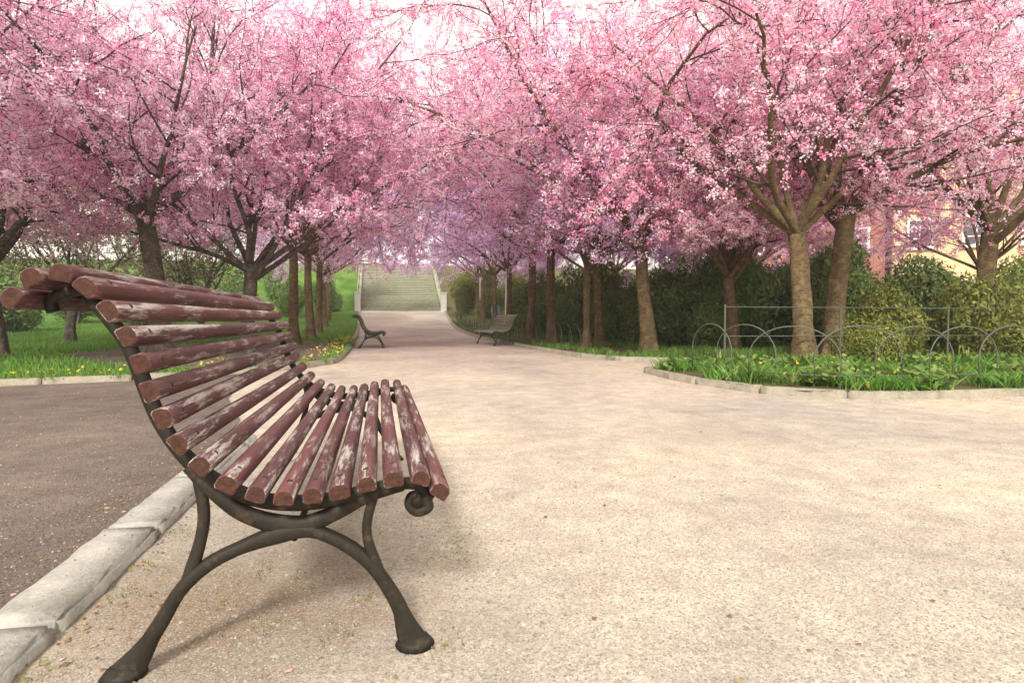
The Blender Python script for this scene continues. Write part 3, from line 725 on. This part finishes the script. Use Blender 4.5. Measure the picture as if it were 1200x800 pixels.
for i, (x, y, rz, sc) in enumerate([(-11.5, 17, 20, 1.0), (-9.2, 21, 130, 1.1), (-13.5, 21, 80, 1.1), (-6.0, 23, 260, .95), (-17, 15, 310, 1.1), (-9, 28, 50, 1.1), (-14.5, 12.5, 190, .95)]):
    place_tree('budding_tree', mE, (x, y), R(rz), sc, 'olive-green budding tree with thin stems on the far side of the lawn', 'tree', 'budding trees across the lawn')

# ------------------------------------------------------------------ shrubs, grass, flowers
def shrub_mesh(name, seed, n, leaf, mat, lobes=9, aspect=1.0):
    g = np.random.default_rng(seed)
    c = g.normal(0, 1, (lobes, 3)); c /= np.linalg.norm(c, axis=1, keepdims=True); c *= g.uniform(.25, .62, (lobes, 1)); c[:, 2] = np.abs(c[:, 2])*.9+.35
    rr = g.uniform(.3, .5, lobes)
    li = g.integers(0, lobes, n); d = g.normal(0, 1, (n, 3)); d /= np.linalg.norm(d, axis=1, keepdims=True)
    p = c[li]+d*(rr[li]*g.uniform(.55, 1.08, n)**.6)[:, None]+g.normal(0, 1, (n, 3))*np.where(g.random(n) < .14, .085, .03)[:, None]
    p[:, 2] = np.maximum(p[:, 2]*aspect, .02)
    nrm = d+g.normal(0, .7, (n, 3))+np.array([0, 0, .4]); nrm /= np.linalg.norm(nrm, axis=1, keepdims=True)
    u = np.cross(nrm, g.normal(0, 1, (n, 3))); u /= np.linalg.norm(u, axis=1, keepdims=True); v = np.cross(nrm, u)
    s = (leaf*g.uniform(.6, 1.4, n))[:, None]
    q = np.stack([p-u*s, p+v*s*.42-nrm*s*.1, p+u*s, p-v*s*.42-nrm*s*.1], 1)
    tone = np.clip(g.normal(.48, .22, n)+np.sin(p[:, 0]*6+p[:, 2]*5)*.12, 0, 1)
    return np_mesh(name, q.reshape(-1, 3), np.arange(n*4).reshape(-1, 4), mat, False, tone)
def stem_mesh(seed, n=9):
    r = random.Random(seed); P = []; Rr = []
    for i in range(n):
        a = r.uniform(0, 6.28); q = r.uniform(.2, .55); P.append([(0.05*math.cos(a), .05*math.sin(a), -.05), (q*.5*math.cos(a), q*.5*math.sin(a), .3), (q*math.cos(a), q*math.sin(a), r.uniform(.6, .95))]); Rr.append([.02, .014, .006])
    V, F = tubes(np.array(P), np.array(Rr), 5); return np_mesh('stems', V, F, M['bark'], True)
SH = {'dark': [shrub_mesh('foliage', 80+i, 15000, .040, M['evergreen']) for i in range(3)],
      'mid': [shrub_mesh('foliage', 90+i, 12000, .038, M['midgreen']) for i in range(2)],
      'yel': [shrub_mesh('foliage', 95+i, 9000, .040, M['yellowgreen']) for i in range(2)]}
STEM = stem_mesh(4)
def shrub(kind, x, y, w, h, label, group, i=0, stuffed=True):
    root = empty('shrub', (x, y, zf(y)+.03), rnd.uniform(0, 6.28)); root.scale = (w, w, h)
    o = link('foliage', SH[kind][i % len(SH[kind])], root); o['kind'] = 'stuff'
    link('stems', STEM, root); tag(root, label, 'shrub', group)
# evergreen screen behind the fence and island
for i, (x, y, w, h) in enumerate([(7.2, 14.6, 1.3, 1.75), (9.0, 14.2, 1.4, 1.9), (10.8, 13.2, 1.4, 1.8), (12.6, 12.3, 1.5, 1.9), (14.2, 11.6, 1.4, 1.6), (8.0, 17.0, 1.5, 2.1), (9.8, 16.2, 1.6, 2.2), (12, 15, 1.7, 2.2), (14.5, 14, 1.7, 1.9),
                                  (7.4, 19.8, 1.5, 2.0), (7.6, 23, 1.6, 2.1), (8.0, 26.5, 1.7, 2.2), (8.2, 30.5, 1.7, 2.3), (10.2, 20, 1.8, 2.4), (10.6, 25, 1.9, 2.6), (11, 31, 2.0, 2.8), (16.8, 12.5, 1.7, 1.9), (13.5, 19, 1.9, 2.6)]):
    if i % 3 == 1: shrub('mid', x, y, w*.95, h*1.08, 'lighter green shrub standing among the dark evergreens behind the cherry trunks', 'lighter shrubs among the evergreens', i)
    else: shrub('dark', x, y, w, h*(.9+.2*((i*7) % 5)/5), 'dense dark evergreen shrub in the screen behind the cherry trunks', 'evergreen shrubs behind the trunks', i)
for i, (x, y, w, h) in enumerate([(6.7, 17.6, .8, 1.3), (8.0, 13.4, .9, 1.2), (6.8, 21.6, .9, 1.5), (10.2, 11.8, 1.0, 1.4), (6.9, 25.2, 1.0, 1.6)]):
    shrub('mid', x, y, w, h, 'fresh green shrub standing out before the dark evergreen screen', 'green shrubs before the evergreen screen', i)
for i, (x, y, w, h) in enumerate([(6.4, 46, 1.3, 2.6), (7.8, 45, 1.5, 3.2), (7.2, 40.5, 1.2, 1.9), (8.8, 39.5, 1.6, 2.8), (9.5, 35.5, 1.6, 2.6), (10.5, 44, 2.0, 3.6), (6.9, 52.5, 1.6, 2.4), (9.4, 53, 2.0, 2.8), (12.5, 51, 2.2, 3.2)]):
    shrub('yel', x, y, w, h, 'yellow-green leafing shrub growing beside the stone staircase', 'yellow-green shrubs by the staircase', i)
for i, (x, y, w, h) in enumerate([(-4.2, 47.5, 1.6, 2.2), (-6.8, 46.5, 1.8, 2.8), (-9.5, 44.5, 1.9, 2.6), (-5.6, 42, 1.4, 1.7), (-12.5, 41.5, 2.1, 2.8), (-8.6, 37.5, 1.6, 1.9), (-11.8, 33.5, 1.8, 2.2), (-15.5, 36, 2.2, 2.8), (-15, 28.5, 2.0, 2.3), (-18.5, 31, 2.2, 2.8), (-18, 23.5, 1.9, 2.1), (-22, 25, 2.2, 2.6), (-21.5, 18.5, 1.9, 2.1), (-26, 20, 2.3, 2.6), (-24, 14, 1.9, 2.0)]):
    shrub('mid', x, y, w, h, 'fresh green shrub at the back edge of the lawn', 'green shrubs behind the lawn', i)
for i, (x, y, w, h) in enumerate([(9.3, 9.9, .9, 1.25), (11.2, 9.6, 1.0, 1.4), (12.8, 10.3, 1.1, 1.5)]):
    shrub('yel', x, y, w, h, 'olive yellow-green shrub standing before the evergreen screen, behind the rail fence', 'olive shrubs behind the rail fence', i)
for i, (x, y, w, h) in enumerate([(7.4, 7.9, .55, .62), (10.6, 8.0, .8, .95), (8.6, 9.8, .6, .7)]):
    shrub('yel', x, y, w, h, ['low yellow-green bush at the foot of the island cherry trunk', 'bushy yellow-green shrub at the end of the island bed', 'small yellow-green bush against the rail fence'][i], None, i)

def blades(name, pts, h, w, mat, label, cat, lean=.45, tonev=None):
    n = len(pts); a = nrg.uniform(0, 6.283, n); hh = h*nrg.uniform(.5, 1.5, n); ww = w*nrg.uniform(.7, 1.3, n)
    dx = np.stack([np.cos(a), np.sin(a), np.zeros(n)], 1); ld = nrg.uniform(0, 6.283, n)
    le = np.stack([np.cos(ld), np.sin(ld), np.zeros(n)], 1)*(hh*lean*nrg.uniform(.2, 1.4, n))[:, None]
    up = np.array([0, 0, 1.])*hh[:, None]
    V = np.stack([pts-dx*ww[:, None], pts+dx*ww[:, None], pts+le*.4+up*.6+dx*ww[:, None]*.7, pts+le+up], 1)
    me = np_mesh(name, V.reshape(-1, 3), np.arange(n*4).reshape(-1, 4), mat, False, np.clip(nrg.normal(.5, .22, n) if tonev is None else tonev, 0, 1))
    return tag(link(name, me), label, cat, kind='stuff')
def fill(poly, n, x0, x1, y0, y1, z, near=True):
    x = nrg.uniform(x0, x1, n); y = y0+(y1-y0)*nrg.random(n)**1.5
    k = in_poly(x, y, poly); x, y = x[k], y[k]
    return np.stack([x, y, np.array([zf(t) for t in y])+z], 1)
gp = fill(LAWN, 170000, -26, -.9, 6.2, 46, .05)
gp = gp[~in_poly(gp[:, 0], gp[:, 1], SOILBED) | (nrg.random(len(gp)) < .04)]
blades('lawn_grass', gp, .085, .006, M['grass'], 'fresh green grass covering the lawn behind the maroon bench', 'grass')
bp = fill(BED, 60000, 4, 12, 10.2, 46, .05)
cl = np.sin(bp[:, 0]*2.1)+np.sin(bp[:, 1]*1.7+1)+np.sin((bp[:, 0]-bp[:, 1])*3)
blades('bed_grass', bp[cl > .1], .11, .007, M['grass'], 'patchy green grass under the cherry row behind the hoop fence', 'grass')
ip = fill(ISL, 26000, 3.7, 12, 5.0, 9, .06)
cl = np.sin(ip[:, 0]*3.1)+np.sin(ip[:, 1]*4.0+1)+np.sin((ip[:, 0]+ip[:, 1])*5)
blades('island_grass', ip[cl > .45], .13, .006, M['grass'], 'tufts of long grass growing in the island bed', 'grass', .8)
ep = np.array([(x+nrg.normal(0, .05), y+nrg.normal(0, .05), .055) for x, y in KL[14:60] for _ in range(55)])
blades('kerb_grass', ep, .06, .005, M['grass'], 'ragged grass fringe along the lawn kerb', 'grass')
tp = np.concatenate([np.array([[x, y, .004]])+nrg.normal(0, 1, (30, 3))*np.array([.035, .035, 0]) for x, y in [(-.28, 1.62), (-.12, 1.55), (-.02, 1.72), (-.35, 1.95), (.12, 1.45), (-.72, 2.4), (-.73, 1.9), (-.74, 2.1), (-.42, 1.75), (-.2, 1.85), (-.74, 1.5)]])
blades('moss_tufts', tp, .009, .0022, M['yellowgreen'], 'tiny yellow-green weeds in the gravel under the maroon bench', 'weeds', .9)

# broad leaves: ground cover of the island
def leaf_disc(pts, size, mat, name, label, cat, zlift=(.03, .16)):
    n = len(pts); k = 6; th = np.arange(k)*2*np.pi/k
    a = nrg.uniform(0, 6.283, n); tilt = nrg.normal(0, .45, (n, 2)); s = size*nrg.uniform(.5, 1.3, n)
    shape = np.array([1.25, .85, .8, .95, .8, .85])
    lx = np.cos(th[None]+a[:, None])*s[:, None]*shape; ly = np.sin(th[None]+a[:, None])*s[:, None]*shape
    lz = lx*tilt[:, :1]+ly*tilt[:, 1:]+s[:, None]*.12*np.array([0, 1, .6, 0, .6, 1])
    q = pts.copy(); q[:, 2] += nrg.uniform(*zlift, n)
    V = np.stack([lx, ly, lz], -1)+q[:, None, :]
    me = np_mesh(name, V.reshape(-1, 3), np.arange(n*k).reshape(-1, k), mat, False, np.clip(nrg.normal(.55, .24, n), 0, 1))
    return tag(link(name, me), label, cat, kind='stuff')
cp = fill(ISL, 16000, 3.7, 13, 5.0, 8.6, .06)
cl = np.sin(cp[:, 0]*2.3+2)+np.sin(cp[:, 1]*3.4)+np.sin((cp[:, 0]-cp[:, 1])*4.5)
leaf_disc(cp[cl > .6], .038, M['midgreen'], 'ground_cover', 'low leafy green ground cover filling the island bed', 'ground cover')
# each clump of daffodil-like leaves or broad-leaved plant is a plant of its own
def rosette(seed, n, L, w, mat):
    g = np.random.default_rng(seed); a = g.uniform(0, 6.283, n); el = g.uniform(.5, 1.35, n); ln = L*g.uniform(.6, 1.2, n)
    V = []; F = []; T = []
    for i in range(n):
        d = np.array([math.cos(a[i])*math.cos(el[i]), math.sin(a[i])*math.cos(el[i]), math.sin(el[i])]); sd_ = np.array([-math.sin(a[i]), math.cos(a[i]), 0])
        for q in range(5):
            t = q/4; c = d*ln[i]*t+np.array([d[0], d[1], -.9])*ln[i]*.35*t*t*(1-el[i]/1.8); ww = w*math.sin(math.pi*(.12+.86*t))
            V += [c-sd_*ww, c+sd_*ww+np.array([0, 0, ww*.2])]
        b = i*10
        for q in range(4): F.append((b+2*q, b+2*q+1, b+2*q+3, b+2*q+2)); T.append(g.random())
    return np_mesh('leaves', np.array(V), np.array(F), mat, False, T)
ROS = [rosette(1, 26, .34, .012, M['grass']), rosette(2, 20, .24, .035, M['midgreen']), rosette(3, 24, .3, .016, M['yellowgreen'])]
PL = ['strappy green plant clump in the island bed', 'broad-leaved green plant in the island bed', 'strappy yellow-green plant clump in the island bed']
for i in range(36):
    while True:
        x, y = rnd.uniform(4.0, 10.5), rnd.uniform(5.25, 8.3)
        if in_poly(np.array([x]), np.array([y]), ISL)[0]: break
    k = i % 3; root = empty('bed_plant', (x, y, .06), rnd.uniform(0, 6.28)); s = rnd.uniform(.6, 1.15); root.scale = (s, s, s)
    link('leaves', ROS[k], root); tag(root, PL[k], 'plant', ['strappy plants in the island bed', 'broad-leaved plants in the island bed', 'yellow-green plants in the island bed'][k])
# yellow flowers in the lawn edge and beds
def flowers(name, pts, label):
    n = len(pts); V = []; F = []; T = []
    for x, y, z in pts:
        h = nrg.uniform(.05, .13); c = np.array([x, y, z+h]); a0 = nrg.uniform(0, 6.28); s = nrg.uniform(.014, .026); tl = nrg.normal(0, .5, 2)
        for k in range(5):
            a = a0+k*1.2566; b = len(V); e = lambda ang, rad: c+np.array([math.cos(ang)*rad, math.sin(ang)*rad, rad*(math.cos(ang)*tl[0]+math.sin(ang)*tl[1])+rad*.3])
            V += [c, e(a-.45, s*.7), e(a, s), e(a+.45, s*.7)]; F.append((b, b+1, b+2, b+3)); T.append(nrg.random())
    return tag(link(name, np_mesh(name, np.array(V), np.array(F), M['yellow_petal'], False, T)), label, 'flowers', kind='stuff')
fp = np.array([(x+nrg.normal(-.2, .28), y+nrg.normal(.2, .3), .05) for x, y in KL[12:50] for _ in range(18)])
fp = fp[in_poly(fp[:, 0], fp[:, 1], LAWN)]
flowers('yellow_flowers', fp, 'small yellow flowers dotting the lawn edge behind the maroon bench')
fq = fill(ISL, 160, 4, 10, 5.1, 8.5, .08); flowers('yellow_flowers', fq, 'small yellow flowers scattered in the island bed')

# ------------------------------------------------------------------ houses beyond the trees
def house(name, x, y, rz, w, d, h, wall_m, roof_m, cols, rows, win, label, boards=False):
    root = empty(name, (x, y, 0), rz); tag(root, label, 'house')
    link('wall', box_mesh('wall', w, d, h, wall_m, .02), root, (0, d/2, 0))
    bm = bmesh.new(); e = .4; rh = w*.28
    pr = [(-w/2-e, h-.1), (0, h+rh), (w/2+e, h-.1), (w/2+e, h+.1), (0, h+rh+.22), (-w/2-e, h+.1)]
    a = [bm.verts.new((p_, -e, q_)) for p_, q_ in pr]; b = [bm.verts.new((p_, d+e, q_)) for p_, q_ in pr]
    for i in range(6): bm.faces.new((a[i], a[(i+1) % 6], b[(i+1) % 6], b[i]))
    bm.faces.new((a[0], a[1], a[4], a[5])); bm.faces.new((a[1], a[2], a[3], a[4])); bm.faces.new((b[5], b[4], b[1], b[0])); bm.faces.new((b[4], b[3], b[2], b[1]))
    bmesh.ops.recalc_face_normals(bm, faces=bm.faces); rf = link('roof', bm_mesh('roof', bm, roof_m), root)
    link('chimney', box_mesh('chimney', .7, .7, 1.6, M['red_board'], .02), rf, (w*.22, d*.5, h+rh*.4))
    bm = bmesh.new(); vs = [bm.verts.new(v) for v in ((-w/2, 0, h), (w/2, 0, h), (0, 0, h+rh-.1), (-w/2, .2, h), (w/2, .2, h), (0, .2, h+rh-.1))]
    bm.faces.new(vs[:3]); bm.faces.new(vs[3:]); bm.faces.new((vs[0], vs[1], vs[4], vs[3])); bm.faces.new((vs[1], vs[2], vs[5], vs[4])); bm.faces.new((vs[2], vs[0], vs[3], vs[5]))
    bmesh.ops.recalc_face_normals(bm, faces=bm.faces); link('gable', bm_mesh('gable', bm, wall_m), root)
    ww, wh = win; pane_me = box_mesh('pane', ww-.1, .02, wh-.1, M['glass'], 0)
    fm = bmesh.new()
    def bar(x0, x1, z0, z1, y0, y1):
        r_ = bmesh.ops.create_cube(fm, size=1)['verts']
        for v in r_: v.co = Vector(((x0+x1)/2+v.co.x*(x1-x0), (y0+y1)/2+v.co.y*(y1-y0), (z0+z1)/2+v.co.z*(z1-z0)))
    for x0, x1, z0, z1 in ((-ww/2-.06, -ww/2+.06, 0, wh), (ww/2-.06, ww/2+.06, 0, wh)): bar(x0, x1, z0, z1, -.05, .05)
    bar(-ww/2+.06, ww/2-.06, 0, .1, -.048, .05); bar(-ww/2+.06, ww/2-.06, wh-.1, wh, -.048, .05)
    bar(-.035, .035, .1, wh-.1, -.04, .04)
    for k in range(1, 3): bar(-ww/2+.06, -.035, wh*k/3-.025, wh*k/3+.025, -.035, .035); bar(.035, ww/2-.06, wh*k/3-.025, wh*k/3+.025, -.035, .035)
    frame_me = bm_mesh('window', fm, M['white']); sill_me = box_mesh('sill', ww+.24, .16, .06, M['white'], .008)
    for r_ in range(rows):
        for c in range(cols):
            xx = (c+.5)/cols*w-w/2; zz = 1.2+r_*3.0
            wd = link('window', frame_me, root, (xx, -.03, zz)); link('pane', pane_me, wd, (0, .0, .05)); link('sill', sill_me, wd, (0, -.05, -.065))
    if boards:
        me = box_mesh('batten', .05, .03, h-.3, wall_m, 0); n = int(w/.42)
        for i in range(n+1):
            xx = -w/2+.06+i*(w-.12)/n
            if any(abs(xx-((c+.5)/cols*w-w/2)) < ww/2+.12 for c in range(cols)): continue
            link('batten', me, root, (xx, -.016, .15))
house('timber_house', 21.9, 28.6, R(-30), 7.5, 9, 9.4, M['red_board'], M['roof'], 3, 3, (.95, 1.25), 'red timber house with white windows glimpsed through blossom', True)
house('rendered_house', 28.6, 23.4, R(-38), 9.0, 9, 9.6, M['ochre'], M['roof'], 4, 3, (1.0, 1.45), 'ochre yellow house with white windows glimpsed through blossom')
# low pale wall by the houses
lw = empty('garden_wall', (15.5, 12.4, 0), R(-14)); tag(lw, 'low pale stone garden wall at the end of the dark shrubs', 'wall')
for r_ in range(4):
    xx = 0.0
    while xx < 6:
        L = rnd.uniform(.5, .95); link('stone', box_mesh('stone', L-.012, .34+rnd.uniform(0, .02), .235, M['pale_stone'], .015), lw, (xx+L/2, 0, r_*.245)); xx += L
for k in range(6): link('coping', box_mesh('coping', 1.02, .46, .08, M['pale_stone'], .012), lw, (.5+k*1.035, 0, .985))

# ------------------------------------------------------------------ spring haze over the park
hz = Mat('haze_air'); hz.n.remove(hz.b)
pv = hz.n.new('ShaderNodeVolumePrincipled'); pv.inputs['Color'].default_value = (.97, .93, .95, 1); pv.inputs['Density'].default_value = .0018; pv.inputs['Anisotropy'].default_value = .3
hz.l.new(pv.outputs['Volume'], hz.n['Material Output'].inputs['Volume'])
bm = bmesh.new(); bmesh.ops.create_cube(bm, size=1)
for v in bm.verts: v.co = Vector((v.co.x*680, v.co.y*520+170, (v.co.z+.5)*22-1.5))
tag(link('haze', bm_mesh('haze', bm, hz.m)), 'thin pale spring haze hanging in the avenue', 'haze', kind='stuff')
